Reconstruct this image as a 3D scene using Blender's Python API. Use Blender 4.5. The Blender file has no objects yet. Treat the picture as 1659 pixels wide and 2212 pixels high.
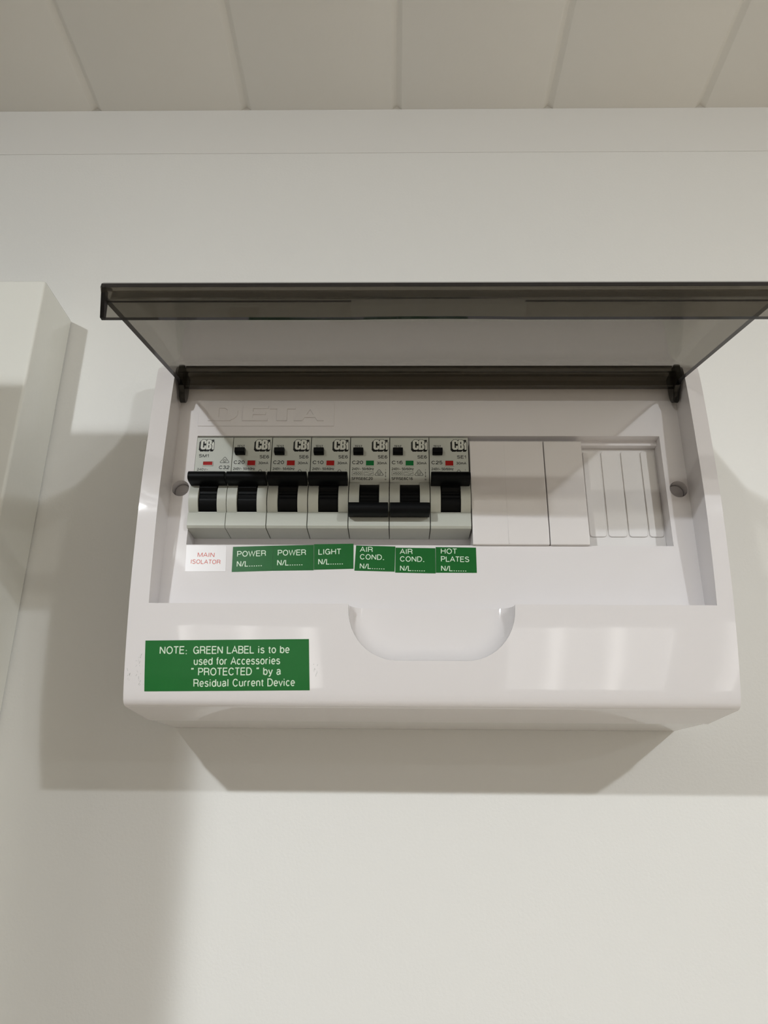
import bpy, bmesh, math, random
from mathutils import Vector, Matrix

# ------------------------------------------------------------------ camera, world, exposure
S = bpy.context.scene
COL = S.collection
CEIL = 2.40                      # ceiling height; all mm coordinates below have z = 0 at the ceiling, y = 0 at the wall
random.seed(4)

def W(x, y, z):                  # millimetres -> world metres
    return Vector((x / 1000.0, y / 1000.0, z / 1000.0 + CEIL))

cam = bpy.data.cameras.new('camera')
camo = bpy.data.objects.new('camera', cam); COL.objects.link(camo)
pitch, yaw, roll, foc = 0.373726, 0.0175817, 0.0088777, 1716.09
cp, sp, cy_, sy_, cr, sr = math.cos(pitch), math.sin(pitch), math.cos(yaw), math.sin(yaw), math.cos(roll), math.sin(roll)
f_ = Vector((0, cp, sp)); u_ = Vector((0, -sp, cp)); x_ = Vector((1, 0, 0))
xr = cr * x_ + sr * u_; ur = -sr * x_ + cr * u_
Rz = Matrix.Rotation(yaw, 3, 'Z')
xr, ur, f_ = Rz @ xr, Rz @ ur, Rz @ f_
M = Matrix((xr, ur, -f_)).transposed().to_4x4()
M.translation = W(-20.6962, -393.1136, -440.8788)
camo.matrix_world = M
cam.sensor_fit = 'HORIZONTAL'; cam.sensor_width = 36.0
cam.lens = foc / 1659.0 * 36.0
cam.clip_start = 0.01; cam.clip_end = 50
S.camera = camo

S.view_settings.view_transform = 'Standard'
S.view_settings.look = 'None'
S.view_settings.gamma = 1.0
S.view_settings.use_curve_mapping = False
S.view_settings.exposure = 0.19
wd = bpy.data.worlds.new('world'); S.world = wd
wd.use_nodes = True
wd.node_tree.nodes['Background'].inputs[0].default_value = (1.0, 0.97, 0.92, 1)
wd.node_tree.nodes['Background'].inputs[1].default_value = 0.25

LAMP_POWER = {'left': 9.4, 'right': 6.3, 'far_left': 0.2, 'far_right': 3.4}
DOME_POWER = 0.62            # share of each lamp's light that leaves sideways through its domed lens
LAMP_COLOR = (0.925, 0.968, 1.0)
LAMPS = [(-508, -1100, 'left'), (660, -1100, 'right'), (-1676, -1100, 'far_left'), (1500, -1900, 'far_right')]

# ------------------------------------------------------------------ materials
def mat(name, col, rough=0.5, spec=0.5, bump=None, coat=0.0, var=None, metal=0.0, emis=None):
    m = bpy.data.materials.new(name); m.use_nodes = True
    nt = m.node_tree; b = nt.nodes['Principled BSDF']
    b.inputs['Base Color'].default_value = (*col, 1)
    b.inputs['Roughness'].default_value = rough
    b.inputs['Specular IOR Level'].default_value = spec
    b.inputs['Metallic'].default_value = metal
    b.inputs['Coat Weight'].default_value = coat
    if emis:
        b.inputs['Emission Color'].default_value = (*emis[0], 1); b.inputs['Emission Strength'].default_value = emis[1]
    tc = nt.nodes.new('ShaderNodeTexCoord')
    if bump:
        for k, (scale, strength, dist) in enumerate(bump):
            n = nt.nodes.new('ShaderNodeTexNoise'); n.inputs['Scale'].default_value = scale; n.inputs['Detail'].default_value = 3
            nt.links.new(tc.outputs['Object'], n.inputs['Vector'])
            bp = nt.nodes.new('ShaderNodeBump'); bp.inputs['Strength'].default_value = strength; bp.inputs['Distance'].default_value = dist
            nt.links.new(n.outputs['Fac'], bp.inputs['Height'])
            if k == 0: nt.links.new(bp.outputs['Normal'], b.inputs['Normal'])
            else: nt.links.new(bp.outputs['Normal'], prev.inputs['Normal'])
            prev = bp
    if var:
        scale, amt = var
        n = nt.nodes.new('ShaderNodeTexNoise'); n.inputs['Scale'].default_value = scale; n.inputs['Detail'].default_value = 4
        nt.links.new(tc.outputs['Object'], n.inputs['Vector'])
        mx = nt.nodes.new('ShaderNodeMix'); mx.data_type = 'RGBA'
        mx.inputs[6].default_value = (*[c * (1 - amt) for c in col], 1); mx.inputs[7].default_value = (*[min(1, c * (1 + amt)) for c in col], 1)
        nt.links.new(n.outputs['Fac'], mx.inputs[0]); nt.links.new(mx.outputs[2], b.inputs['Base Color'])
    return m

def smoked(name, t):
    m = bpy.data.materials.new(name); m.use_nodes = True
    nt = m.node_tree; nt.nodes.clear()
    out = nt.nodes.new('ShaderNodeOutputMaterial')
    tr = nt.nodes.new('ShaderNodeBsdfTransparent'); tr.inputs[0].default_value = (*t, 1)
    gl = nt.nodes.new('ShaderNodeBsdfGlossy'); gl.inputs['Roughness'].default_value = 0.06; gl.inputs[0].default_value = (1, 1, 1, 1)
    geo = nt.nodes.new('ShaderNodeNewGeometry')      # Schlick reflectance of a thin sheet, the same from both sides
    dt = nt.nodes.new('ShaderNodeVectorMath'); dt.operation = 'DOT_PRODUCT'
    nt.links.new(geo.outputs['Incoming'], dt.inputs[0]); nt.links.new(geo.outputs['Normal'], dt.inputs[1])
    def mth(op, *a):
        n_ = nt.nodes.new('ShaderNodeMath'); n_.operation = op
        for i_, v_ in enumerate(a):
            if isinstance(v_, (int, float)): n_.inputs[i_].default_value = v_
            else: nt.links.new(v_, n_.inputs[i_])
        return n_.outputs[0]
    fr = mth('ADD', mth('MULTIPLY', mth('POWER', mth('SUBTRACT', 1.0, mth('ABSOLUTE', dt.outputs['Value'])), 5.0), 0.9), 0.035)
    tc = nt.nodes.new('ShaderNodeTexCoord'); n = nt.nodes.new('ShaderNodeTexNoise'); n.inputs['Scale'].default_value = 60
    bp = nt.nodes.new('ShaderNodeBump'); bp.inputs['Strength'].default_value = 0.05; bp.inputs['Distance'].default_value = 0.001
    nt.links.new(tc.outputs['Object'], n.inputs['Vector']); nt.links.new(n.outputs['Fac'], bp.inputs['Height'])
    nt.links.new(bp.outputs['Normal'], gl.inputs['Normal'])
    mx = nt.nodes.new('ShaderNodeMixShader')
    nt.links.new(fr, mx.inputs[0]); nt.links.new(tr.outputs[0], mx.inputs[1]); nt.links.new(gl.outputs[0], mx.inputs[2])
    nt.links.new(mx.outputs[0], out.inputs['Surface'])
    return m

MT = {
    'wall': mat('painted_wall', (0.86, 0.855, 0.825), 0.45, 0.35, bump=[(700, 0.16, 0.0005), (90, 0.08, 0.001)], var=(2.0, 0.015)),
    'roomwall': mat('painted_room_wall', (0.64, 0.58, 0.50), 0.5, 0.3),
    'shade_dark': mat('shade_panel_dark', (0.10, 0.075, 0.055), 0.5, 0.3, var=(9, 0.2)),  # dark finish of the added shade panel
    'darkwall': mat('painted_dark_wall', (0.22, 0.21, 0.20), 0.6, 0.3),
    'ceiling': mat('painted_ceiling_board', (0.92, 0.90, 0.85), 0.55, 0.3, bump=[(400, 0.12, 0.0004)]),
    'trim': mat('painted_trim', (0.84, 0.83, 0.80), 0.45, 0.3),
    'cabinet': mat('white_gloss_paint', (0.93, 0.93, 0.87), 0.14, 0.5, bump=[(260, 0.10, 0.0006)]),
    'floor': mat('timber_floor', (0.78, 0.68, 0.54), 0.5, 0.3, var=(4, 0.1)),
    'cover': mat('white_gloss_plastic', (0.82, 0.79, 0.79), 0.035, 0.5, bump=[(16, 0.035, 0.003)], var=(30, 0.006)),
    'base': mat('white_base_plastic', (0.77, 0.75, 0.74), 0.12, 0.5, var=(30, 0.006)),
    'blank': mat('white_blank_plastic', (0.81, 0.775, 0.76), 0.22, 0.5, bump=[(40, 0.05, 0.001)]),
    'tab': mat('white_knockout_plastic', (0.79, 0.765, 0.745), 0.3, 0.45, var=(90, 0.03)),
    'grey': mat('light_grey_breaker_plastic', (0.54, 0.555, 0.495), 0.38, 0.45, bump=[(900, 0.05, 0.0002)], var=(60, 0.02)),
    'black': mat('black_toggle_plastic', (0.003, 0.0035, 0.004), 0.42, 0.10, bump=[(500, 0.05, 0.0003)]),
    'ink': mat('black_ink', (0.02, 0.02, 0.018), 0.5, 0.3),
    'logofill': mat('logo_fill', (0.66, 0.67, 0.60), 0.4, 0.4),
    'red': mat('red_indicator', (0.40, 0.012, 0.010), 0.45, 0.12),
    'green': mat('green_indicator', (0.008, 0.16, 0.04), 0.45, 0.12),
    'lgreen': mat('green_label_film', (0.009, 0.125, 0.022), 0.3, 0.22, var=(120, 0.06)),
    'ngreen': mat('green_note_film', (0.009, 0.150, 0.026), 0.32, 0.3, var=(120, 0.05)),
    'lwhite': mat('white_label_film', (0.80, 0.77, 0.765), 0.3, 0.5),
    'white_ink': mat('pale_lettering', (0.72, 0.84, 0.68), 0.4, 0.4),
    'red_ink': mat('red_lettering', (0.66, 0.13, 0.09), 0.4, 0.4),
    'well': mat('screw_well_plastic', (0.52, 0.49, 0.48), 0.3, 0.5),
    'scuff': mat('scuff_ink', (0.25, 0.27, 0.25), 0.6, 0.3),
    'lens': mat('downlight_lens', (0.9, 0.9, 0.9), 0.4, 0.5, emis=((1.0, 0.96, 0.9), 9.0)),
    'ring': mat('downlight_ring', (0.85, 0.85, 0.84), 0.4, 0.5),
    'smoke': smoked('smoked_plastic', (0.60, 0.585, 0.555)),
    'smoke_thick': smoked('smoked_plastic_thick', (0.60, 0.585, 0.555)),
    'smoke_clear': smoked('smoked_plastic_thin', (0.94, 0.93, 0.92)),
    'smoke_dense': smoked('smoked_plastic_solid', (0.41, 0.39, 0.35)),
    'smoke_ear': smoked('smoked_plastic_ear', (0.20, 0.19, 0.17)),
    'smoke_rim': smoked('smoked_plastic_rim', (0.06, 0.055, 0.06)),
}

# ------------------------------------------------------------------ helpers
def link(name, me, m, parent=None, smooth=None):
    o = bpy.data.objects.new(name, me); COL.objects.link(o)
    if m is not None and not me.materials: me.materials.append(MT[m])
    if parent is not None: o.parent = parent
    if smooth is not None:
        for p in me.polygons: p.use_smooth = True
        me.set_sharp_from_angle(angle=math.radians(smooth))
    return o

def finish(name, bm, m, parent=None, smooth=None, bevel=None, origin=None, normals=True):
    """bm is in millimetre coordinates relative to origin (mm, default = parent's own origin)."""
    if normals: bmesh.ops.recalc_face_normals(bm, faces=bm.faces)
    me = bpy.data.meshes.new(name)
    bmesh.ops.scale(bm, vec=(.001, .001, .001), verts=bm.verts)
    bm.to_mesh(me); bm.free()
    o = link(name, me, m, parent, smooth)
    if bevel:
        md = o.modifiers.new('bevel', 'BEVEL'); md.width = bevel / 1000; md.segments = 2; md.limit_method = 'ANGLE'; md.angle_limit = math.radians(40)
        md.harden_normals = True
        if smooth is None:
            for p in me.polygons: p.use_smooth = True
            me.set_sharp_from_angle(angle=math.radians(60))
    if origin is not None: o.location = W(*origin)
    return o

def box(bm, x0, x1, y0, y1, z0, z1, mi=0):
    vs = [bm.verts.new((x, y, z)) for x in (x0, x1) for y in (y0, y1) for z in (z0, z1)]
    fs = []
    for q in ((0, 1, 3, 2), (4, 6, 7, 5), (0, 4, 5, 1), (2, 3, 7, 6), (0, 2, 6, 4), (1, 5, 7, 3)):
        f = bm.faces.new([vs[i] for i in q]); f.material_index = mi; fs.append(f)
    return vs

def prism(bm, poly, x0, x1, mi=0):
    """poly of (y, z) extruded along x"""
    a = [bm.verts.new((x0, y, z)) for y, z in poly]; b = [bm.verts.new((x1, y, z)) for y, z in poly]
    n = len(poly)
    fs = [bm.faces.new(a), bm.faces.new(b[::-1])]
    for i in range(n):
        fs.append(bm.faces.new((a[i], b[i], b[(i + 1) % n], a[(i + 1) % n])))
    for f in fs: f.material_index = mi

def plate(bm, pts, y0, y1, mi=0):
    """pts of (x, z) extruded along y"""
    a = [bm.verts.new((x, y0, z)) for x, z in pts]; b = [bm.verts.new((x, y1, z)) for x, z in pts]
    n = len(pts)
    fs = [bm.faces.new(a), bm.faces.new(b[::-1])]
    for i in range(n):
        fs.append(bm.faces.new((a[i], b[i], b[(i + 1) % n], a[(i + 1) % n])))
    for f in fs: f.material_index = mi

def cyl(bm, x, z, r, y0, y1, n=40):
    plate(bm, [(x + r * math.cos(2 * math.pi * k / n), z + r * math.sin(2 * math.pi * k / n)) for k in range(n)], y0, y1)

def tmpobj(bm):
    bmesh.ops.recalc_face_normals(bm, faces=bm.faces)
    me = bpy.data.meshes.new('tmp'); bm.to_mesh(me); bm.free()
    o = bpy.data.objects.new('tmp', me); COL.objects.link(o); return o

def boolean(base_bm, ops):
    """ops: list of (bm, 'DIFFERENCE'|'UNION'); returns the combined bmesh"""
    base = tmpobj(base_bm); extra = []
    for b, op in ops:
        t = tmpobj(b); extra.append(t)
        md = base.modifiers.new('b', 'BOOLEAN'); md.operation = op; md.object = t; md.solver = 'EXACT'
    dg = bpy.context.evaluated_depsgraph_get(); dg.update()
    me = bpy.data.meshes.new_from_object(base.evaluated_get(dg))
    for o in extra + [base]: bpy.data.objects.remove(o)
    bm = bmesh.new(); bm.from_mesh(me); bpy.data.meshes.remove(me)
    bmesh.ops.remove_doubles(bm, verts=bm.verts, dist=1e-3)
    return bm

def tag(o, label=None, cat=None, group=None, kind=None):
    if label: o['label'] = label
    if cat: o['category'] = cat
    if group: o['group'] = group
    if kind: o['kind'] = kind
    return o

def empty(name, x, y, z):
    o = bpy.data.objects.new(name, None); COL.objects.link(o); o.location = W(x, y, z)
    o.empty_display_size = 0.01
    return o

# ---- plain grotesque lettering drawn as strokes: cap height 1, x-height 0.73
def _A(cx, cz, rx, rz, a0, a1, n=None):
    n = n or max(3, int(abs(a1 - a0) / 18))
    return [(cx + rx * math.cos(math.radians(a0 + (a1 - a0) * k / n)), cz + rz * math.sin(math.radians(a0 + (a1 - a0) * k / n))) for k in range(n + 1)]
XH = .73
GL = {
 'A': (.70, [[(.02, 0), (.35, 1), (.68, 0)], [(.14, .34), (.56, .34)]]),
 'B': (.66, [[(.07, 0), (.07, 1)], [(-.01, 1), (.38, 1)] + _A(.38, .765, .21, .235, 90, -90) + [(.07, .53)], [(.38, .53)] + _A(.38, .265, .24, .265, 90, -90) + [(-.01, 0)]]),
 'C': (.72, [_A(.37, .5, .31, .50, 35, 325)]),
 'D': (.72, [[(.07, 0), (.07, 1), (.33, 1)] + _A(.33, .5, .33, .5, 90, -90) + [(.07, 0)]]),
 'E': (.62, [[(.58, 1), (.07, 1), (.07, 0), (.60, 0)], [(.07, .53), (.54, .53)]]),
 'F': (.58, [[(.56, 1), (.07, 1), (.07, 0)], [(.07, .52), (.50, .52)]]),
 'G': (.76, [_A(.37, .5, .31, .50, 40, 330) + [(.68, .30), (.68, .47), (.40, .47)], [(.68, .3), (.68, 0)]]),
 'H': (.70, [[(.07, 0), (.07, 1)], [(.63, 0), (.63, 1)], [(.07, .52), (.63, .52)]]),
 'I': (.20, [[(.10, 0), (.10, 1)]]),
 'L': (.56, [[(.07, 1), (.07, 0), (.54, 0)]]),
 'M': (.82, [[(.07, 0), (.07, 1)], [(.09, 1), (.41, .03), (.73, 1)], [(.75, 1), (.75, 0)]]),
 'N': (.72, [[(.07, 0), (.07, 1)], [(.08, 1), (.63, 0)], [(.64, 0), (.64, 1)]]),
 'O': (.78, [_A(.39, .5, .33, .50, 0, 360, 24)]),
 'P': (.64, [[(.07, 0), (.07, 1)], [(-.01, 1), (.37, 1)] + _A(.37, .735, .23, .265, 90, -90) + [(.07, .47)]]),
 'R': (.70, [[(.07, 0), (.07, 1)], [(-.01, 1), (.40, 1)] + _A(.40, .745, .22, .255, 90, -90) + [(.07, .49)], [(.40, .49)] + _A(.42, .30, .18, .19, 90, 10, 4) + [(.61, .10), (.65, 0)]]),
 'S': (.66, [_A(.33, .745, .245, .255, 20, 200, 9)[0:] + [(.12, .64), (.33, .535), (.53, .44)] + _A(.33, .255, .265, .255, 10, -165, 9)]),
 'T': (.60, [[(.02, 1), (.58, 1)], [(.30, 1), (.30, 0)]]),
 'V': (.66, [[(.02, 1), (.33, 0), (.64, 1)]]),
 'W': (.96, [[(.02, 1), (.25, 0), (.48, .97), (.71, 0), (.94, 1)]]),
 'a': (.56, [_A(.27, XH - .2, .19, .20, 160, 0, 6) + [(.46, .12), (.52, .02)], [(.46, .44), (.30, .40)] + _A(.22, .20, .15, .20, 90, 280, 8) + [(.40, .10), (.46, .26)]]),
 'b': (.58, [[(.07, 0), (.07, 1)], _A(.30, XH / 2, .22, XH / 2, 0, 360, 18)]),
 'c': (.52, [_A(.28, XH / 2, .22, XH / 2, 45, 315)]),
 'd': (.58, [[(.51, 0), (.51, 1)], _A(.28, XH / 2, .22, XH / 2, 0, 360, 18)]),
 'e': (.56, [[(.07, XH * .5), (.50, XH * .5)] + _A(.28, XH / 2, .22, XH / 2, 0, 315, 18)]),
 'f': (.30, [[(.14, 0), (.14, .82)] + _A(.26, .84, .12, .14, 180, 80, 4), [(.02, .70), (.28, .70)]]),
 'i': (.22, [[(.10, 0), (.10, .70)], [(.10, .87), (.10, 1.0)]]),
 'l': (.22, [[(.10, 0), (.10, 1)]]),
 'm': (.84, [[(.07, 0), (.07, .72)], [(.07, .5)] + _A(.24, .52, .17, .21, 180, 0, 8) + [(.41, 0)], [(.41, .5)] + _A(.58, .52, .17, .21, 180, 0, 8) + [(.75, 0)]]),
 'n': (.56, [[(.07, 0), (.07, .72)], [(.07, .48)] + _A(.27, .50, .20, .23, 180, 0, 8) + [(.47, 0)]]),
 'o': (.58, [_A(.29, XH / 2, .23, XH / 2, 0, 360, 20)]),
 'r': (.36, [[(.07, 0), (.07, .72)], [(.07, .45)] + _A(.27, .48, .20, .24, 180, 80, 5)]),
 's': (.52, [_A(.26, .545, .18, .185, 20, 200, 7) + [(.12, .46), (.26, .39), (.40, .33)] + _A(.26, .19, .20, .19, 20, -165, 8)]),
 't': (.30, [[(.14, .90), (.14, .16)] + _A(.25, .14, .11, .13, 180, 280, 4), [(.02, .70), (.28, .70)]]),
 'u': (.56, [[(.47, 0), (.47, .72)], [(.07, .72), (.07, .25)] + _A(.27, .23, .20, .23, 180, 360, 8)]),
 'v': (.50, [[(.02, .71), (.25, 0), (.48, .71)]]),
 'y': (.50, [[(.02, .71), (.26, .02)], [(.48, .71), (.22, -.13)] + [(.16, -.22), (.04, -.22)]]),
 'z': (.48, [[(.04, .70), (.44, .70), (.04, 0), (.45, 0)]]),
 '0': (.62, [_A(.31, .5, .25, .50, 0, 360, 20)]),
 '1': (.44, [[(.04, .74), (.20, .80), (.28, 1), (.28, 0)]]),
 '2': (.60, [_A(.30, .73, .24, .27, 170, -20, 9) + [(.44, .48), (.12, .18), (.05, 0), (.56, 0)]]),
 '3': (.60, [_A(.29, .755, .21, .245, 160, -80, 10) + [(.26, .52)], [(.26, .52)] + _A(.29, .27, .25, .27, 80, -160, 11)]),
 '4': (.60, [[(.44, 0), (.44, 1), (.03, .30), (.58, .30)]]),
 '5': (.60, [[(.52, 1), (.14, 1), (.08, .50)] + _A(.30, .31, .25, .32, 135, -155, 12)]),
 '6': (.60, [_A(.32, .72, .22, .28, 30, 150, 6) + [(.07, .45)] + _A(.31, .30, .24, .30, 180, 540, 18)]),
 '.': (.26, [[(.05, .0), (.22, .0)]]),
 ':': (.30, [[(.13, -.12), (.13, .02)], [(.13, .36), (.13, .50)]]),
 '/': (.34, [[(0, 0), (.34, 1)]]),
 '~': (.54, [[(.03, .38), (.13, .44), (.27, .40), (.40, .35), (.52, .42)]]),
 '\u201c': (.42, [[(.12, .82), (.10, .95), (.17, 1.05)], [(.28, .82), (.26, .95), (.33, 1.05)]]),
 '\u201d': (.42, [[(.10, .82), (.17, .92), (.15, 1.05)], [(.26, .82), (.33, .92), (.31, 1.05)]]),
 ' ': (.30, []),
}
def poly_stroke(bm, pts, w, place, mi):
    """constant-width polyline with mitred joins, drawn in glyph units then placed"""
    closed = math.hypot(pts[0][0] - pts[-1][0], pts[0][1] - pts[-1][1]) < 1e-6 and len(pts) > 3
    P = pts[:-1] if closed else pts
    n = len(P); L_, R_ = [], []
    for i in range(n):
        a = P[i - 1] if (i > 0 or closed) else None; b = P[i]; c = P[(i + 1) % n] if (i < n - 1 or closed) else None
        d = []
        for u, v in ((a, b), (b, c)):
            if u is None or v is None: continue
            l = math.hypot(v[0] - u[0], v[1] - u[1])
            if l > 1e-9: d.append(((v[0] - u[0]) / l, (v[1] - u[1]) / l))
        if not d: continue
        tx = sum(q[0] for q in d); tz = sum(q[1] for q in d); l = math.hypot(tx, tz)
        if l < .2: tx, tz = d[0]; l = 1
        tx, tz = tx / l, tz / l; nx, nz = -tz, tx
        k = abs(nx * -d[0][1] + nz * d[0][0]); k = 1 / max(k, .55)
        L_.append((b[0] + nx * w / 2 * k, b[1] + nz * w / 2 * k)); R_.append((b[0] - nx * w / 2 * k, b[1] - nz * w / 2 * k))
    m = len(L_)
    vl = [bm.verts.new(place(*p)) for p in L_]; vr = [bm.verts.new(place(*p)) for p in R_]
    for i in range(m if closed else m - 1):
        j = (i + 1) % m
        f = bm.faces.new((vl[i], vl[j], vr[j], vr[i])); f.material_index = mi
def add_text(bm, s, x0, x1, zb, cap, y, mi=0, rot=0.0, off=0.0, yfun=None, wt=.165, sp=.10):
    """lettering from x0 to x1 on baseline zb with cap height cap (mm), on plane y (facing -y)"""
    wt = wt + off; x = 0; items = []
    for ch in s:
        adv, strokes = GL[ch]
        items.append((x, strokes)); x += adv + sp
    tot = x - sp
    sx = (x1 - x0) / tot; c, sn = math.cos(rot), math.sin(rot)
    ci = cap / (1.0)                       # strokes are inset so the outer edge reaches the cap height
    lift = 0
    for gx, strokes in items:
        for st in strokes:
            lift = (lift + 1) % 4          # each stroke sits a hair above the last so that crossings do not fight
            q = [(a, (wt / 2) + b * (1 - wt)) for a, b in st]
            # keep stroke weight even when the text is condensed: work in mm
            q = [((gx + a) * sx, b * ci) for a, b in q]
            def place(a, b):
                X = x0 + a * c - b * sn; Z = zb + a * sn + b * c
                return (X, (yfun(Z) if yfun else y) - .004 * lift, Z)
            poly_stroke(bm, q, wt * ci * .96, place, mi)

def face_out(bm):
    for f in bm.faces:
        f.normal_update()
        if f.normal.y > 0: f.normal_flip()

def stroke(bm, pts, w, y, mi=0, closed=False):
    n = len(pts); segs = n if closed else n - 1
    for i in range(segs):
        (xa, za), (xb, zb) = pts[i], pts[(i + 1) % n]
        dx, dz = xb - xa, zb - za; L = math.hypot(dx, dz) or 1; dx, dz = dx / L, dz / L
        nx, nz = -dz * w / 2, dx * w / 2; ex, ez = dx * w / 2, dz * w / 2
        q = [(xa - ex + nx, za - ez + nz), (xb + ex + nx, zb + ez + nz), (xb + ex - nx, zb + ez - nz), (xa - ex - nx, za - ez - nz)]
        f = bm.faces.new([bm.verts.new((a, y, b)) for a, b in q]); f.material_index = mi

# ------------------------------------------------------------------ room shell
def struct(name, bm, m, **k):
    o = finish(name, bm, m, **k); o['kind'] = 'structure'; return o
O = (0, 0, 0)
bm = bmesh.new(); box(bm, -1300, 2000, 0, 100, -2400, 13.8)
struct('wall_front', bm, 'wall', origin=O)
bm = bmesh.new(); box(bm, -2300, 2000, -3100, -3000, -2400, 0)
struct('wall_rear', bm, 'roomwall', origin=O)
bm = bmesh.new(); box(bm, 2000, 2100, -3100, 100, -2400, 0)
struct('wall_right', bm, 'roomwall', origin=O)
bm = bmesh.new(); box(bm, -2400, -2300, -3100, 100, -2400, 0)
box(bm, -2300, -1300, 0, 100, -2400, 0)
struct('wall_left', bm, 'darkwall', origin=O)
bm = bmesh.new(); plate(bm, [(-296, -2400), (-233, -2400), (-233, -176), (-296, -176)], -330, -300); box(bm, -700, -296.1, -455, -425, -2400, -176.0); box(bm, -320, -296.1, -424.9, -300, -2400, -176.0)        # unseen panel added out of frame to shade the wall at left
struct('shade_panel', bm, 'shade_dark', bevel=1.0, origin=O)
bm = bmesh.new(); box(bm, -2400, 2100, -3100, 100, -2480, -2400)
struct('floor', bm, 'floor', origin=O)

def glow(name, base, amp, scale):
    m = bpy.data.materials.new(name); m.use_nodes = True; nt = m.node_tree; b = nt.nodes['Principled BSDF']
    b.inputs['Base Color'].default_value = (.85, .85, .85, 1); b.inputs['Emission Color'].default_value = (1, .97, .93, 1)
    tc = nt.nodes.new('ShaderNodeTexCoord'); wv = nt.nodes.new('ShaderNodeTexWave'); wv.bands_direction = 'X'
    wv.inputs['Scale'].default_value = scale; wv.inputs['Distortion'].default_value = .6; wv.inputs['Detail'].default_value = 0
    pw = nt.nodes.new('ShaderNodeMath'); pw.operation = 'POWER'; pw.inputs[1].default_value = 4
    ml = nt.nodes.new('ShaderNodeMath'); ml.operation = 'MULTIPLY_ADD'; ml.inputs[1].default_value = amp; ml.inputs[2].default_value = base
    nt.links.new(tc.outputs['Object'], wv.inputs['Vector']); nt.links.new(wv.outputs['Fac'], pw.inputs[0]); nt.links.new(pw.outputs[0], ml.inputs[0])
    nt.links.new(ml.outputs[0], b.inputs['Emission Strength'])
    return m
MT['window_glow'] = glow('added_window_glow', 0.85, 2.0, 1.25)  # banded glow for the added windows
# unseen glowing windows, added behind the camera to mirror bright streaks in the glossy cover
for i, (xa, xb, za, zb_) in enumerate(((-900, -330, -1430, -620), (430, 1080, -1430, -620), (1290, 1370, -1430, -560))):
    bm = bmesh.new()
    for q in ((xa - 45, xb + 45, zb_, zb_ + 45), (xa - 45, xb + 45, za - 45, za), (xa - 45, xa, za, zb_), (xb, xb + 45, za, zb_)): box(bm, q[0], q[1], -3000, -2975, q[2], q[3])
    wo = struct('window_%d' % (i + 1), bm, 'trim', bevel=1.0, origin=O)
    bm = bmesh.new(); box(bm, xa, xb, -2999, -2992, za, zb_)
    finish('window_glow', bm, 'window_glow', wo)

# ceiling: boards 100 mm wide with V joints, joints running towards the wall
bm = bmesh.new(); box(bm, -2400, 2100, -3100, 100, 14, 40)
ceil = struct('ceiling', bm, 'ceiling', origin=O)
xj0 = -221.6
def ceil_board_mesh():
    bm = bmesh.new()
    g, d = 3.4, 2.8
    prof = [(0, 14), (0, d), (0.35, d - .1), (g - .5, 0.35), (g + .4, 0), (100 - g - .4, 0), (100 - g + .5, 0.35), (99.65, d - .1), (100, d), (100, 14)]
    a = [bm.verts.new((x, -3000, z)) for x, z in prof]; b = [bm.verts.new((x, 0, z)) for x, z in prof]
    bm.faces.new(a); bm.faces.new(b[::-1])
    for i in range(len(prof)):
        j = (i + 1) % len(prof); bm.faces.new((a[i], b[i], b[j], a[j]))
    bmesh.ops.recalc_face_normals(bm, faces=bm.faces)
    bmesh.ops.scale(bm, vec=(.001, .001, .001), verts=bm.verts)
    me = bpy.data.meshes.new('ceiling_board'); bm.to_mesh(me); bm.free(); me.materials.append(MT['ceiling'])
    for p in me.polygons: p.use_smooth = True
    me.set_sharp_from_angle(angle=math.radians(50))
    return me
cbm = ceil_board_mesh()
for k in range(-20, 22):
    o = bpy.data.objects.new('ceiling_board', cbm); COL.objects.link(o); o.parent = ceil
    o.location = (xj0 / 1000 + 0.1 * k, 0, 0)

bm = bmesh.new(); box(bm, -2000, 2000, -0.3, 0, -37.5, -0.02)
struct('trim_1', bm, 'trim', bevel=0.28, origin=O)

# downlights recessed into the ceiling
for i, (lx, ly, key) in enumerate(LAMPS):
    root = empty('downlight', lx, ly, 0)
    tag(root, ['round white ceiling downlight ahead of the wall, left of the switchboard', 'round white ceiling downlight ahead of the wall, right of the switchboard',
               'round white ceiling downlight farthest left along the wall row', 'round white ceiling downlight deepest in the room on the right'][i], 'light', group='ceiling downlights')
    bm = bmesh.new()
    n = 40; ro, ri = 52, 43
    rings = [(ro, 0), (ro - 1, -3), (ri + 1, -4), (ri, -2), (ri, 0)]
    vv = [[bm.verts.new((r * math.cos(2 * math.pi * k / n), r * math.sin(2 * math.pi * k / n), z)) for k in range(n)] for r, z in rings]
    for a in range(len(rings)):
        for k in range(n):
            b = (a + 1) % len(rings)
            bm.faces.new((vv[a][k], vv[a][(k + 1) % n], vv[b][(k + 1) % n], vv[b][k]))
    finish('trim_ring', bm, 'ring', root, smooth=40)
    bm = bmesh.new()
    bm.faces.new([bm.verts.new((ri * math.cos(2 * math.pi * k / n), ri * math.sin(2 * math.pi * k / n), -1.0)) for k in range(n)])
    finish('lens', bm, 'lens', root)
    li = bpy.data.lights.new('downlight_lamp', 'AREA'); li.shape = 'DISK'; li.size = 0.06
    li.energy = LAMP_POWER[key]; li.color = LAMP_COLOR
    lo = bpy.data.objects.new('downlight_lamp', li); COL.objects.link(lo); lo.parent = root; lo.location = (0, 0, -0.006)
    ld = bpy.data.lights.new('downlight_dome', 'POINT'); ld.shadow_soft_size = 0.012; ld.energy = LAMP_POWER[key] * DOME_POWER; ld.color = LAMP_COLOR
    lo = bpy.data.objects.new('downlight_dome', ld); COL.objects.link(lo); lo.parent = root; lo.location = (0, 0, -0.014)

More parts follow.
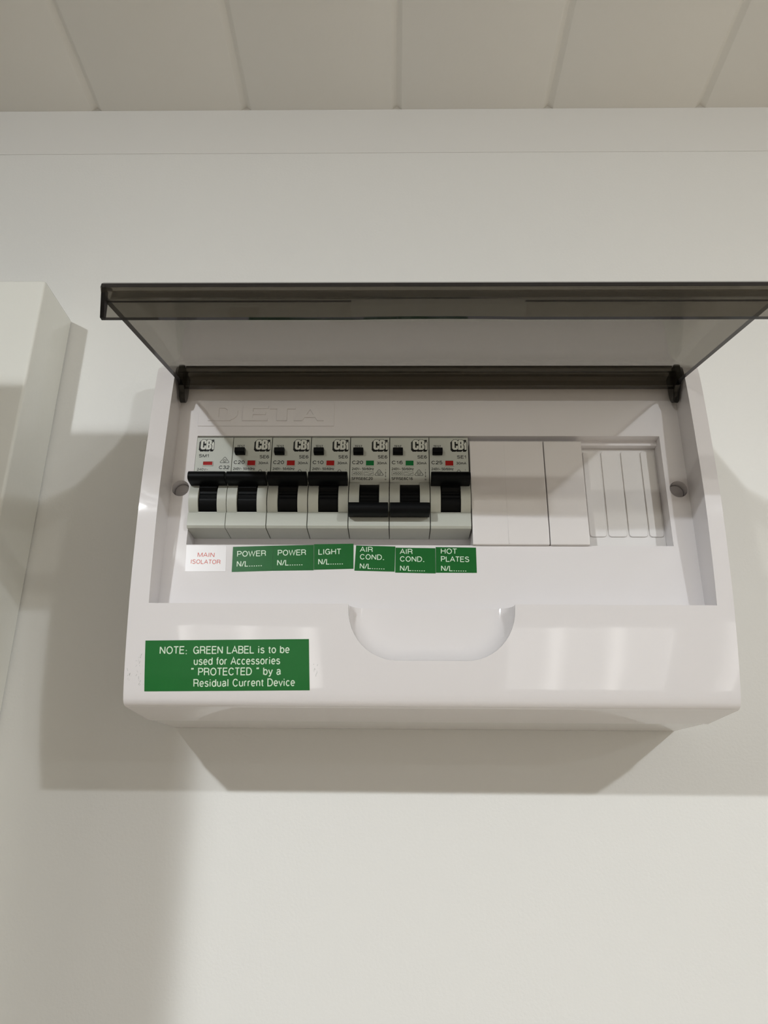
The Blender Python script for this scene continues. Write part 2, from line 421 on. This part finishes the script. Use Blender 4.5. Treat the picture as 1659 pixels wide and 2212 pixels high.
# ------------------------------------------------------------------ white cabinet at the left
bm = bmesh.new(); box(bm, -900, -212.7, -38.2, -0.3, -1500, -166.1)
o = finish('wall_cabinet', bm, 'cabinet', bevel=1.6, origin=O)
tag(o, 'shallow white gloss cabinet fixed to the wall left of the switchboard', 'cabinet')

# ------------------------------------------------------------------ switchboard
BX0, BX1 = -127.7, 112.4
FP = [(-251.5, -86.2), (-254, -87.1), (-266, -88.2), (-282, -88.9), (-298, -89.3), (-312, -89.4), (-325, -88.9), (-336, -88.1), (-350, -86.9), (-360, -85.7),
      (-370, -84.2), (-380, -82.4), (-388, -80.7), (-394, -79.2)]
def front_y(z):
    pts = FP
    if z >= pts[0][0]: return pts[0][1]
    for (za, ya), (zb, yb) in zip(pts, pts[1:]):
        if z >= zb:
            t = (z - za) / (zb - za); return ya + t * (yb - ya)
    return pts[-1][1] + (pts[-1][0] - z) * 0.25
board = empty('switchboard', 0, 0, 0)
tag(board, 'white plastic electrical switchboard box with its smoked lid raised, fixed to the wall', 'switchboard')

# dense front profile (Catmull-like resample keeps it smooth)
def resample(pts, n):
    out = []
    for i in range(len(pts) - 1):
        p0 = pts[max(i - 1, 0)]; p1 = pts[i]; p2 = pts[i + 1]; p3 = pts[min(i + 2, len(pts) - 1)]
        for k in range(n):
            t = k / n
            out.append(tuple(0.5 * ((2 * b) + (c - a) * t + (2 * a - 5 * b + 4 * c - d) * t * t + (-a + 3 * b - 3 * c + d) * t ** 3) for a, b, c, d in zip(p0, p1, p2, p3)))
    out.append(pts[-1]); return out
front = [(y, z) for z, y in resample(FP, 3)]
prof = [(-44, -203.5), (-51, -203.5), (-54.5, -204.6), (-56, -208), (-56.8, -222), (-59, -228.5), (-64.5, -234.5), (-74, -242.0), (-82.5, -248.2)] + front + \
       [(-78.5, -396.2), (-77.6, -397.6), (-76.2, -398.5), (-74.5, -398.8), (-42, -400.2)]
bm = bmesh.new(); prism(bm, prof, BX0, BX1)
rec = bmesh.new()      # lid recess, slight draft
a = [(-120.1, -359.9), (106.1, -359.9), (106.1, -250.5), (-120.1, -250.5)]
b = [(-119.5, -359.3), (105.5, -359.3), (105.5, -250.9), (-119.5, -250.9)]
va = [rec.verts.new((x, -100, z)) for x, z in a]; vb = [rec.verts.new((x, -74.4, z)) for x, z in b]
rec.faces.new(va); rec.faces.new(vb[::-1])
for i in range(4): rec.faces.new((va[i], vb[i], vb[(i + 1) % 4], va[(i + 1) % 4]))
# rear notch for the hinge edge of the lid
nt_ = bmesh.new(); prism(nt_, [(-100, -251.5), (-78.0, -251.5), (-78.0, -246.5), (-100, -236.0)], -120.1, 106.1)
# finger scoop
sc = bmesh.new(); cxm, hw, zb = -6.9, 33.1, -381.8
def scoop_outline(d):
    h = hw - d; zz = zb + d; rx = 19 - .45 * d; rz = 20.5 - .6 * d; pts = [(cxm - h, -352.0), (cxm - h, zz + rz)]
    for k in range(1, 13):
        t = math.pi / 2 * k / 12; pts.append((cxm - h + rx * (1 - math.cos(t)), zz + rz * (1 - math.sin(t))))
    pts2 = [(2 * cxm - x, z) for x, z in pts[::-1]]
    return pts + pts2
levels = [(0, -100), (0, -84.3)]
for k in range(1, 10):
    t = math.pi / 2 * k / 9
    levels.append((7.5 * (1 - math.cos(t)) , -84.3 + 6.8 * math.sin(t)))
loops = []
for d, y in levels: loops.append([sc.verts.new((x, y, z)) for x, z in scoop_outline(d)])
for A, B in zip(loops, loops[1:]):
    for i in range(len(A)):
        j = (i + 1) % len(A); sc.faces.new((A[i], A[j], B[j], B[i]))
sc.faces.new(loops[0]); sc.faces.new(loops[-1][::-1])
# device window cut-out with a shallow upper ledge
cut = bmesh.new(); box(cut, -110.4, 95.95, -80, -66.0, -331.0, -281.6)
cut2 = bmesh.new(); box(cut2, -110.4, 95.95, -80, -69.6, -281.7, -279.3)
cut3 = bmesh.new(); box(cut3, -110.35, 11.3, -80, -62.6, -330.95, -279.4)
w1 = bmesh.new(); cyl(w1, -115.5, -304.9, 3.75, -80, -68.5)
w2 = bmesh.new(); cyl(w2, 101.3, -304.9, 3.8, -80, -68.5)
D = 'DIFFERENCE'
cbm_ = boolean(bm, [(rec, D), (nt_, D), (sc, D), (cut, D), (cut2, D), (cut3, D), (w1, D), (w2, D)])
cover = finish('cover', cbm_, 'cover', board, smooth=28, bevel=0.55)
cover['label'] = 'glossy white front cover with curved face'

bm = bmesh.new(); prism(bm, [(-0.1, -203.9), (-43.8, -203.9), (-43.8, -399.8), (-40, -399.9), (-0.1, -398.7)], BX0 + .3, BX1 - .3)
finish('back_box', bm, 'base', board, bevel=0.4)

# screw heads down in the wells
for x in (-115.5, 101.3):
    bm = bmesh.new(); cyl(bm, x, -304.9, 3.6, -70.2, -68.4, 32)
    s = finish('screw_well', bm, 'well', board, bevel=0.5)
    bm = bmesh.new(); box(bm, x - 2.2, x + 2.2, -70.35, -70.15, -305.3, -304.5); finish('slot', bm, 'well', s)

# embossed maker's plate
bm = bmesh.new(); box(bm, -110.8, -49.2, -74.78, -74.35, -274.5, -262.3)
emb = finish('embossed_panel', bm, 'cover', board, bevel=0.12)
emb['label'] = 'raised rectangle with embossed letters'
bm = bmesh.new()
def emb_letter(pts, holes=()):
    """solid block letter, raised 0.35 mm; holes are cut with a boolean"""
    b0 = bmesh.new(); plate(b0, pts, -75.28, -74.75)
    if not holes: return b0
    return boolean(b0, [((lambda h: (lambda q: (plate(q, h, -76, -74), q)[1])(bmesh.new()))(h), 'DIFFERENCE') for h in holes])
zt_, zb_e = -264.4, -272.0
parts_ = [
    ([(-106.4, zb_e), (-96.4, zb_e), (-93.9, zb_e + 1.6), (-93.0, zb_e + 3.2), (-93.0, zt_ - 2.4), (-94.2, zt_ - .8), (-96.4, zt_), (-106.4, zt_)], [[(-101.6, zb_e + 1.6), (-99.2, zb_e + 1.6), (-97.7, zb_e + 2.8), (-97.7, zt_ - 2.2), (-99.0, zt_ - 1.2), (-101.6, zt_ - 1.2)]]),
    ([(-90.7, zb_e), (-79.3, zb_e), (-79.3, zb_e + 1.5), (-86.1, zb_e + 1.5), (-86.1, zb_e + 3.1), (-80.3, zb_e + 3.1), (-80.3, zb_e + 4.6), (-86.1, zb_e + 4.6), (-86.1, zt_ - 1.4), (-79.3, zt_ - 1.4), (-79.3, zt_), (-90.7, zt_)], []),
    ([(-75.2, zb_e), (-70.6, zb_e), (-70.6, zt_ - 1.6), (-66.8, zt_ - 1.6), (-66.8, zt_), (-78.6, zt_), (-78.6, zt_ - 1.6), (-75.2, zt_ - 1.6)], []),
    ([(-67.4, zb_e), (-63.6, zb_e), (-62.7, zb_e + 1.6), (-57.7, zb_e + 1.6), (-56.8, zb_e), (-53.9, zb_e), (-58.4, zt_), (-62.8, zt_)], [[(-61.8, zb_e + 3.0), (-58.6, zb_e + 3.0), (-60.2, zt_ - 1.8)]]),
]
for pts_, holes_ in parts_:
    tb = emb_letter(pts_, holes_)
    me = bpy.data.meshes.new('x'); tb.to_mesh(me); tb.free(); bm.from_mesh(me); bpy.data.meshes.remove(me)
finish('embossed_lettering', bm, 'cover', emb, bevel=0.14)

# knock-out tabs at the right end of the window
tabs = [(63.2, 70.5), (71.4, 79.4), (80.3, 88.3), (89.1, 95.3)]
bm = bmesh.new(); box(bm, 60.8, 95.9, -66.2, -65.95, -330.9, -281.7)
pan = finish('knockout_panel', bm, 'tab', board, bevel=0.25)
for xa, xb in tabs:
    def rr(x0, x1, z0, z1, r=1.3):
        pts = []
        for (cx, cz, a0) in ((x1 - r, z1 - r, 0), (x0 + r, z1 - r, 90), (x0 + r, z0 + r, 180), (x1 - r, z0 + r, 270)):
            for k in range(5):
                t = math.radians(a0 + 90 * k / 4); pts.append((cx + r * math.cos(t), cz + r * math.sin(t)))
        return pts
    bm = bmesh.new(); plate(bm, rr(xa, xb, -324.2, -283.2), -66.85, -66.15)
    finish('knockout_tab', bm, 'tab', board, bevel=0.3)

# scuffs of pen beside the note label
bm = bmesh.new()
for _ in range(46):
    side = random.random()
    if side < .62: x = random.gauss(-121.8, .8); z = random.uniform(-391.5, -379.5)
    elif side < .85: x = random.gauss(-52.6, .7); z = random.gauss(-385, 1.6)
    else: x = random.gauss(-126, .6); z = random.gauss(-388, .9)
    if x < -127 : continue
    L = random.uniform(.3, 1.1); t = random.gauss(1.2, .5); w = random.uniform(.04, .1)
    dx, dz = L * math.cos(t), L * math.sin(t); y = lambda zz: front_y(zz) - .035
    q = [(x, z), (x + dx, z + dz), (x + dx + w, z + dz), (x + w, z)]
    bm.faces.new([bm.verts.new((a_, y(b_), b_)) for a_, b_ in q])
face_out(bm)
tag(finish('scuff_mark', bm, 'scuff', board, normals=False), kind='stuff', label='faint grey pen scuffs beside the green note')

# ------------------------------------------------------------------ smoked lid (part of the board, hinged open)
LX0, LX1 = -118.0, 103.9
outer = resample([(-79.5, -247.6), (-88, -247.2), (-100, -248.4), (-118, -251.6), (-136, -256.8), (-154, -263.4), (-167, -269.0), (-174.5, -273.0)], 3)
outer += [(-177.4, -274.9), (-178.8, -276.4), (-179.2, -278.2)]
inner = [(-79.5, -249.6)] + [(y + (.0 if y > -90 else .7), z - 2.0) for y, z in outer if -172 < y < -80] + [(-174.0, -275.6)]
poly = outer + [(-177.0, -280.6), (-175.0, -280.0)] + inner[::-1]
bm = bmesh.new(); prism(bm, poly, LX0, LX1)
def lid_inner_z(y):
    for (ya, za), (yb, zb) in zip(outer, outer[1:]):
        if yb <= y <= ya: return za + (y - ya) / (yb - ya) * (zb - za) - 1.0
    return -277
ops = []
for (xa, xb) in ((LX0, LX0 + 2.0), (LX1 - 2.0, LX1)):
    ed = [(-90.5, -259.6), (-177.2, -280.8)]
    top = [(y, lid_inner_z(y)) for y in (-176, -165, -150, -135, -120, -105, -93, -86)]
    s = bmesh.new(); prism(s, [(-80, -259.4)] + ed + top + [(-80, -249)], xa, xb); ops.append((s, 'UNION'))
# hanging front lip, bowed out for the finger grip
lip = bmesh.new(); nx = 60; rows = []
xs_ = [LX0 + .01, LX0 + 1.3] + [LX0 + 1.3 + (LX1 - LX0 - 2.6) * k / nx for k in range(1, nx)] + [LX1 - 1.3, LX1 - .01]
XG = [-7.4 - 28.5, -7.4 + 28.5]
xs_ = sorted(xs_ + [XG[0] - .01, XG[0] + .01, XG[1] - .01, XG[1] + .01])
for x in xs_:
    u = (x + 7.4) / 28.5
    g = 1.8 * (1 - u * u) if abs(u) < 1 else 0.0
    dz = 1.2 * (1 - u * u) if abs(u) < 1 else 0.0
    lz = -279.0 - .7 * (1 - u * u) if abs(u) < 1 else -280.6       # little ledge inside the lip, higher behind the finger grip
    rows.append([lip.verts.new(p) for p in ((x, -178.6, -277.6), (x, -175.9 - g * .5, -287.6 - dz * .25), (x, -174.2 - g * .5, -287.5 - dz * .25), (x, -174.6 - g * .3, lz - .25), (x, -175.3 - g * .2, lz), (x, -175.6 - g * .2, -277.6))])
for A, B in zip(rows, rows[1:]):
    for i in range(6): lip.faces.new((A[i], A[(i + 1) % 6], B[(i + 1) % 6], B[i]))
lip.faces.new(rows[0]); lip.faces.new(rows[-1][::-1])
lb = boolean(bm, ops)
lid = finish('lid', lb, 'smoke', board, smooth=30)
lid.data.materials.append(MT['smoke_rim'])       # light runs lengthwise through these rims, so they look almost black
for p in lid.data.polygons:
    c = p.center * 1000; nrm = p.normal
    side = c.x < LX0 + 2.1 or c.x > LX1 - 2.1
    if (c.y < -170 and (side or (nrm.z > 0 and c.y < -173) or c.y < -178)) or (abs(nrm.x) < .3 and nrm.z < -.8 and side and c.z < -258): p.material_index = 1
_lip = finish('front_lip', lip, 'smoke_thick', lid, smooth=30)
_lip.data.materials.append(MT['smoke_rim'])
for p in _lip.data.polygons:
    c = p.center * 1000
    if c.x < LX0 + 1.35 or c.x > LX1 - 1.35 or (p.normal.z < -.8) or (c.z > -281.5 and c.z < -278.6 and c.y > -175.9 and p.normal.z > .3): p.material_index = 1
lid['label'] = 'transparent smoked grey lid hinged open above the breakers'
bm = bmesh.new(); box(bm, -76.3, -66.3, -173.9, -173.3, -287.1, -282.0)
finish('latch_tab', bm, 'smoke_clear', lid, bevel=.2)
# hinge edge: ribbed bar with ears
bm = bmesh.new(); prism(bm, [(-79.4, -247.8), (-85.4, -249.7), (-85.6, -252.6), (-84.2, -253.2), (-84.2, -256.6), (-83.6, -259.1), (-81.6, -259.6), (-79.4, -258.0)], LX0 + 2.1, LX1 - 2.1)
finish('hinge_bar', bm, 'smoke_dense', lid, bevel=.3)
for xa, xb in ((LX0 - .6, LX0 + 2.05), (LX1 - 2.05, LX1 + .8)):
    pts = []
    for k in range(9):
        t = math.radians(200 + 160 * k / 8); pts.append((-79.6 + 3.5 * math.cos(t), -259.4 + 5.8 * math.sin(t)))
    bm = bmesh.new(); prism(bm, [(-87.0, -249.9), (-88.2, -256.8)] + pts + [(-75.4, -251.2)], xa, xb)
    finish('hinge_ear', bm, 'smoke_ear', lid, bevel=.4, smooth=35)

# ------------------------------------------------------------------ circuit breakers
PITCH = 17.5; BW = 17.16
def breaker_body():
    arc = []
    cyc, czc, rr_ = -69.6, -310.2, 9.6
    for k in range(13):
        t = math.radians(58 - 104 * k / 12)
        arc.append((cyc - rr_ * math.cos(t), czc + rr_ * math.sin(t)))
    bm = bmesh.new()
    back = -62.7
    lab = [(back, -279.9), (-74.0, -279.9), (-74.5, -280.4), (-74.5, -301.9), (back, -301.9)]
    prism(bm, lab, 0, BW)
    step = [(back, -317.3), (-77.0, -317.3), (-77.3, -317.7), (-77.3, -323.3), (-76.4, -324.2), (back, -324.2)]
    prism(bm, step, 0, BW)
    sh = [(back, -301.9)] + arc + [(-76.4, -317.3), (back, -317.3)]
    prism(bm, sh, 0, 4.35); prism(bm, sh, 12.95, BW)
    prism(bm, [(back, -301.9), (-74.5, -301.9), (-74.9, -303.3), (-70, -303.4), (-66, -303.4), (-66, -316.8), (-76.6, -316.8), (-76.6, -317.3), (back, -317.3)], 4.3, 13.0)
    return bm
def toggle(on):
    bm = bmesh.new()
    cy, cz, r = -69.8, -310.3, 8.4
    hub = []
    for k in range(21):
        t = math.radians(60 - 112 * k / 20)
        rad = r - (0.35 if k in (9, 11) else 0)
        hub.append((cy - rad * math.cos(t), cz + rad * math.sin(t)))
    prism(bm, [(-66.1, cz + 6.2)] + hub + [(-66.1, cz - 6.3)], 4.5, 12.8)
    if on:
        prism(bm, [(-72.5, -303.0), (-78.6, -300.6), (-79.2, -306.6), (-76.0, -309.5), (-72, -308)], 4.6, 12.7)
        prism(bm, [(-77.6, -301.7), (-82.6, -300.7), (-84.2, -301.2), (-84.9, -302.2), (-84.9, -303.9), (-84.2, -304.8), (-82.6, -305.2), (-77.6, -305.2)], 0.15, BW - 0.25)
    else:
        prism(bm, [(-72.5, -311.0), (-78.4, -312.0), (-80.6, -316.2), (-79.4, -319.0), (-77.6, -317.2)], 4.6, 12.7)
        prism(bm, [(-78.0, -316.1), (-82.6, -314.9), (-84.2, -315.3), (-84.9, -316.5), (-84.9, -318.4), (-84.2, -319.3), (-82.6, -319.8), (-78.0, -319.8)], 0.15, BW - 0.25)
    return bm

def logo(bm, x0, z0, w, h):
    """block letters C B i: light faces outlined in black over a black drop shadow. 0 ink, 1 fill."""
    C = [(.17, 0), (.30, 0), (.40, .10), (.40, .40), (.27, .40), (.27, .20), (.17, .20), (.17, .80), (.27, .80), (.27, .60), (.40, .60), (.40, .90), (.30, 1), (.12, 1), (0, .86), (0, .14), (.10, 0)]
    B1 = [(.40, 0), (.68, 0), (.80, .13), (.80, .40), (.73, .50), (.80, .60), (.80, .87), (.68, 1), (.44, 1), (.44, .9), (.40, .9)]
    I = [(.86, 0), (1.0, 0), (1.0, .74), (.90, .74), (.80, .52), (.86, .40)]
    dot = [(.86, .80), (1.0, .80), (1.0, 1.0), (.80, 1.0)]
    def pts_(p, dx=0, dz=0): return [(x0 + a_ * w + dx, z0 + b_ * h + dz) for a_, b_ in p]
    def face(p, y, mi):
        f = bm.faces.new([bm.verts.new((a_, y, b_)) for a_, b_ in p]); f.material_index = mi
    shp = [C, [(a_ + .02, b_) for a_, b_ in B1], [(a_ + .01, b_) for a_, b_ in I]]
    for k, (dx, dz) in enumerate(((-.55, -.75), (-.38, -.5), (-.18, -.25), (0, 0))):
        for j, p in enumerate(shp):
            face(pts_(p, dx, dz), -74.52 - .006 * k - .0015 * j, 0)
            stroke(bm, pts_(p, dx, dz), .40, -74.5205 - .006 * k - .0015 * j, closed=True)
    face(pts_(dot), -74.555, 0)
    for p in shp: face(pts_(p), -74.57, 1)
    for za, zb_ in ((.18, .44), (.56, .80)):
        face([(x0 + a_ * w + .12, z0 + b_ * h) for a_, b_ in ((.56, za), (.63, za), (.63, zb_), (.56, zb_))], -74.58, 0)

def tri_mark(bm, x0, x1, z0, z1, y):
    xm = (x0 + x1) / 2
    stroke(bm, [(x0 + .3, z0), (x1 - .3, z0), (x1, z0 + .35), (xm + .25, z1), (xm - .25, z1), (x0, z0 + .35)], .2, y, closed=True)
    r = (z1 - z0) * .27; cz = z0 + (z1 - z0) * .36
    stroke(bm, [(xm + r * math.cos(math.radians(a)), cz + r * math.sin(math.radians(a))) for a in range(60, 361, 30)], .17, y)
    stroke(bm, [(xm - r * .45, cz + .1), (xm - .05, cz - .3), (xm + r * 1.25, cz + .55)], .17, y)

def printing(i, rating, code, sfr):
    bm = bmesh.new(); y = -74.53
    if i == 0:
        logo(bm, 1.95, -286.2, 6.2, 4.9)
        add_text(bm, 'SM1', 1.5, 6.4, -290.1, 1.65, y, off=.012)
        tri_mark(bm, 11.8, 16.0, -292.7, -290.0, y)
        add_text(bm, 'C32', 11.5, 16.4, -295.8, 1.75, y, off=.012)
        add_text(bm, '240V~', 1.3, 6.4, -296.5, 1.2, y)
    else:
        logo(bm, 10.1, -286.2, 6.3, 4.9)
        add_text(bm, 'TEST', 1.8, 5.1, -285.2, 1.25, y)
        add_text(bm, code, 12.1, 16.3, -290.5, 1.6, y, off=.012)
        add_text(bm, rating, .8, 5.6, -293.3, 1.75, y, off=.01)
        add_text(bm, '30mA', 11.7, 16.1, -293.4, 1.3, y, off=.006)
        add_text(bm, '240V~ 50/60Hz', .8, 10.4, -296.2, 1.3, y)
        stroke(bm, [(.85, -298.65), (5.6, -298.65), (5.6, -296.85), (.85, -296.85)], .12, y, closed=True)
        add_text(bm, '4500', 1.3, 5.15, -298.3, 1.1, y)
        stroke(bm, [(6.2, -298.75), (10.2, -298.75), (10.2, -296.95), (6.2, -296.95)], .12, y, closed=True)
        stroke(bm, [(6.6, -297.3), (7.6, -297.3), (8.6, -298.0), (9.8, -297.7)], .13, y)
        stroke(bm, [(6.5, -298.3), (7.4, -298.1), (8.2, -298.5), (9.0, -298.2), (9.8, -297.6)], .13, y)
        tri_mark(bm, 10.9, 14.6, -298.7, -296.0, y)
        stroke(bm, [(15.65, -295.7), (15.6, -296.2)], .13, y); stroke(bm, [(15.6, -296.8), (15.6, -299.6)], .13, y)
        for zc, s_ in ((-297.2, 1), (-299.2, -1)):
            f = bm.faces.new([bm.verts.new((15.6 + a_, y, zc + b_ * s_)) for a_, b_ in ((-.25, -.3), (.25, -.3), (0, .35))])
        stroke(bm, [(15.6 + .28 * math.cos(math.radians(a)), -300.6 + .28 * math.sin(math.radians(a))) for a in range(0, 360, 45)], .13, y, closed=True)
        if sfr: add_text(bm, sfr, .7, 10.0, -300.9, 1.4, y, off=.006)
    face_out(bm)
    return bm

specs = [('C32', 'SM1', True, None), ('C20', 'SE6', True, None), ('C20', 'SE6', True, None), ('C10', 'SE6', True, None),
         ('C20', 'SE6', False, 'SFRSE6C20'), ('C16', 'SE6', False, 'SFRSE6C16'), ('C25', 'SE1', True, None)]
blabels = ['grey main isolator breaker without test button, marked C32, leftmost in the row',
           'grey C20 breaker switched up, directly right of the main isolator',
           'grey C20 breaker switched up, between another C20 breaker and the C10 one',
           'grey breaker marked C10 with toggle up and red indicator',
           'grey C20 breaker switched down with green indicator',
           'grey breaker marked C16, switched down with green indicator',
           'grey breaker marked C25, rightmost, beside the white blanking plates']
bx = [-110.3] + [11.15 - PITCH * (7 - i) for i in range(1, 7)]
body_me = None
for i, (rating, code, on, sfr) in enumerate(specs):
    root = empty('circuit_breaker', bx[i], 0, 0)
    tag(root, blabels[i], 'circuit breaker', 'circuit breakers in the switchboard window')
    if body_me is None:
        ob = finish('body', breaker_body(), 'grey', root, bevel=0.22); body_me = ob.data
    else:
        o2 = ob.copy(); COL.objects.link(o2); o2.parent = root; ob = o2
    finish('toggle', toggle(on), 'black', root, bevel=0.25, smooth=50)
    if i:
        bm = bmesh.new(); prism(bm, [(-74.52, -285.9), (-77.2, -286.3), (-77.5, -286.7), (-77.4, -288.3), (-77.0, -288.7), (-74.52, -289.0)], 1.25, 5.7)
        finish('test_button', bm, 'black', root, bevel=0.2)
        xi0, xi1, zi0, zi1 = 6.9, 10.4, -294.0, -291.6
    else:
        xi0, xi1, zi0, zi1 = 3.9, 8.3, -293.9, -292.2
    bm = bmesh.new(); t_ = .32; ya, yb = -74.78, -74.45
    for q in ((xi0 - t_, xi1 + t_, zi1, zi1 + t_), (xi0 - t_, xi1 + t_, zi0 - t_, zi0), (xi0 - t_, xi0, zi0, zi1), (xi1, xi1 + t_, zi0, zi1)): box(bm, q[0], q[1], ya, yb, q[2], q[3])
    wf = finish('indicator_frame', bm, 'grey', root)
    bm = bmesh.new(); box(bm, xi0, xi1, -74.58, -74.5, zi0, zi1)
    w_ = finish('indicator', bm, 'red' if on else 'green', root)
    w_['label'] = 'red indicator flag' if on else 'green indicator flag'
    pr = printing(i, rating, code, sfr)
    po = finish('printed_marking', pr, None, root, normals=False)
    po.data.materials.append(MT['ink']); po.data.materials.append(MT['logofill'])
    if i == 0: root.scale = (0.945, 1, 1)

# ------------------------------------------------------------------ blanking plates
def blank(xa, xb, groove, label):
    root = empty('blanking_plate', xa, 0, 0)
    w = xb - xa
    bm = bmesh.new()
    prof_ = [(-66.2, -282.0), (-74.9, -282.0), (-75.6, -282.6), (-76.0, -318.5), (-76.3, -324.5), (-75.8, -330.9), (-74.6, -331.2), (-74.6, -330.0), (-66.2, -330.0)]
    prism(bm, prof_, 0, w)
    finish('plate', bm, 'blank', root, bevel=0.35)
    if groove:
        bm = bmesh.new(); prism(bm, [(-75.55, -283.0), (-75.95, -318.5), (-76.3, -324.5), (-75.9, -330.6), (-75.7, -330.6), (-76.1, -324.5), (-75.75, -318.5), (-75.35, -283.0)], groove - .22, groove + .22)
        bmesh.ops.translate(bm, vec=(0, -.16, 0), verts=bm.verts)
        finish('moulded_ridge', bm, 'blank', root)
    tag(root, label, 'blanking plate', 'blanking plates right of the breakers')
blank(11.35, 43.75, 15.4, 'double width white blanking plate, immediately right of the C25 breaker')
blank(44.1, 60.7, None, 'single width white blanking plate, beside the grooved knockout panel')

# ------------------------------------------------------------------ adhesive labels
def sticker(name, quad, lines, film, ink, label, cat='label', group=None, yfun=None, th=.12):
    """quad: (x,z) tl, tr, br, bl; lines: (text, x0, x1, baseline z, cap height)"""
    (xa, za), (xb, zb_), (xc, zc), (xd, zd) = quad
    y0 = (lambda z: -74.42) if yfun is None else yfun
    root = empty(name, (xa + xc) / 2, y0((za + zc) / 2), (za + zc) / 2)
    ox, oy, oz = (xa + xc) / 2, y0((za + zc) / 2), (za + zc) / 2
    bm = bmesh.new(); n = 1 if yfun is None else 10
    fr_, bk = [], []
    for k in range(n + 1):
        t = k / n
        L_ = (xa + (xd - xa) * t, za + (zd - za) * t); R_ = (xb + (xc - xb) * t, zb_ + (zc - zb_) * t)
        fr_.append([bm.verts.new((p[0] - ox, y0(p[1]) - th - oy, p[1] - oz)) for p in (L_, R_)])
        bk.append([bm.verts.new((p[0] - ox, y0(p[1]) - .005 - oy, p[1] - oz)) for p in (L_, R_)])
    for k in range(n):
        for A in (fr_, bk): bm.faces.new((A[k][0], A[k][1], A[k + 1][1], A[k + 1][0]))
        for s in (0, 1): bm.faces.new((fr_[k][s], fr_[k + 1][s], bk[k + 1][s], bk[k][s]))
    bm.faces.new((fr_[0][0], fr_[0][1], bk[0][1], bk[0][0])); bm.faces.new((fr_[n][0], fr_[n][1], bk[n][1], bk[n][0]))
    finish('film', bm, film, root)
    rot = math.atan2(zb_ - za, xb - xa)
    bm = bmesh.new()
    for s, x0, x1, zb0, cap in lines:
        add_text(bm, s, x0, x1, zb0, cap, 0, rot=rot, wt=.14, yfun=lambda z: y0(z) - th - .015)
    face_out(bm)
    bmesh.ops.translate(bm, vec=(-ox, -oy, -oz), verts=bm.verts)
    finish('lettering', bm, ink, root, normals=False)
    tag(root, label, cat, group)
G = 'green circuit labels below the breakers'
DOT = '......'
sticker('circuit_label', [(-110.2, -331.3), (-93.1, -331.5), (-92.6, -342.9), (-109.7, -343.0)],
        [('MAIN', -105.1, -97.8, -336.6, 2.1), ('ISOLATOR', -107.7, -95.1, -339.6, 2.0)], 'lwhite', 'red_ink', 'white label with red MAIN ISOLATOR lettering below the leftmost breaker', 'label')
def gl(q, l, lab): sticker('circuit_label', q, l, 'lgreen', 'white_ink', lab, 'label', G)
gl([(-90.3, -332.0), (-73.25, -331.4), (-72.75, -342.5), (-90.0, -343.1)], [('POWER', -88.3, -76.0, -336.5, 2.6), ('N/L' + DOT, -88.1, -77.4, -340.9, 2.6)], 'green POWER label right next to the white MAIN ISOLATOR label')
gl([(-73.2, -331.4), (-56.0, -331.0), (-55.6, -342.2), (-72.7, -342.5)], [('POWER', -71.1, -59.1, -335.9, 2.6), ('N/L' + DOT, -71.1, -60.3, -340.3, 2.6)], 'green POWER label touching the left edge of the LIGHT label')
gl([(-55.9, -330.7), (-39.1, -330.4), (-38.9, -341.5), (-55.5, -342.0)], [('LIGHT', -53.9, -44.3, -335.4, 2.6), ('N/L' + DOT, -53.8, -43.3, -339.8, 2.6)], 'green label reading LIGHT below the C10 breaker')
gl([(-38.0, -331.2), (-21.35, -331.6), (-21.65, -342.7), (-38.5, -342.3)], [('AIR', -36.3, -30.9, -334.1, 2.4), ('COND.', -36.3, -26.0, -337.4, 2.4), ('N/L' + DOT, -36.3, -25.8, -341.5, 2.4)], 'green AIR COND. label below the switched-down C20 breaker')
gl([(-21.25, -332.1), (-4.45, -332.3), (-4.5, -343.4), (-21.4, -343.1)], [('AIR', -19.4, -14.1, -335.0, 2.4), ('COND.', -19.4, -9.1, -338.3, 2.4), ('N/L' + DOT, -19.4, -8.9, -342.4, 2.4)], 'green AIR COND. label below the C16 breaker, left of HOT PLATES')
gl([(-4.3, -331.8), (12.7, -332.0), (12.7, -343.1), (-4.4, -343.1)], [('HOT', -2.2, 4.6, -334.8, 2.45), ('PLATES', -2.2, 9.7, -338.3, 2.45), ('N/L' + DOT, -2.2, 8.4, -342.4, 2.45)], 'green HOT PLATES label, rightmost, below the C25 breaker')

def fy(z): return front_y(z)
sticker('note_label', [(-120.0, -374.3), (-55.3, -373.4), (-54.6, -392.7), (-119.4, -393.5)],
        [('NOTE:', -114.1, -103.0, -379.5, 3.0), ('GREEN LABEL is to be', -100.8, -62.8, -379.4, 3.0), ('used for Accessories', -100.4, -66.4, -383.6, 3.0),
         ('\u201c PROTECTED \u201d by a', -101.4, -66.0, -387.6, 3.0), ('Residual Current Device', -100.2, -60.4, -391.8, 3.0)],
        'ngreen', 'white_ink', 'large green NOTE label with white text on the lower left of the cover', 'label', yfun=fy, th=.14)
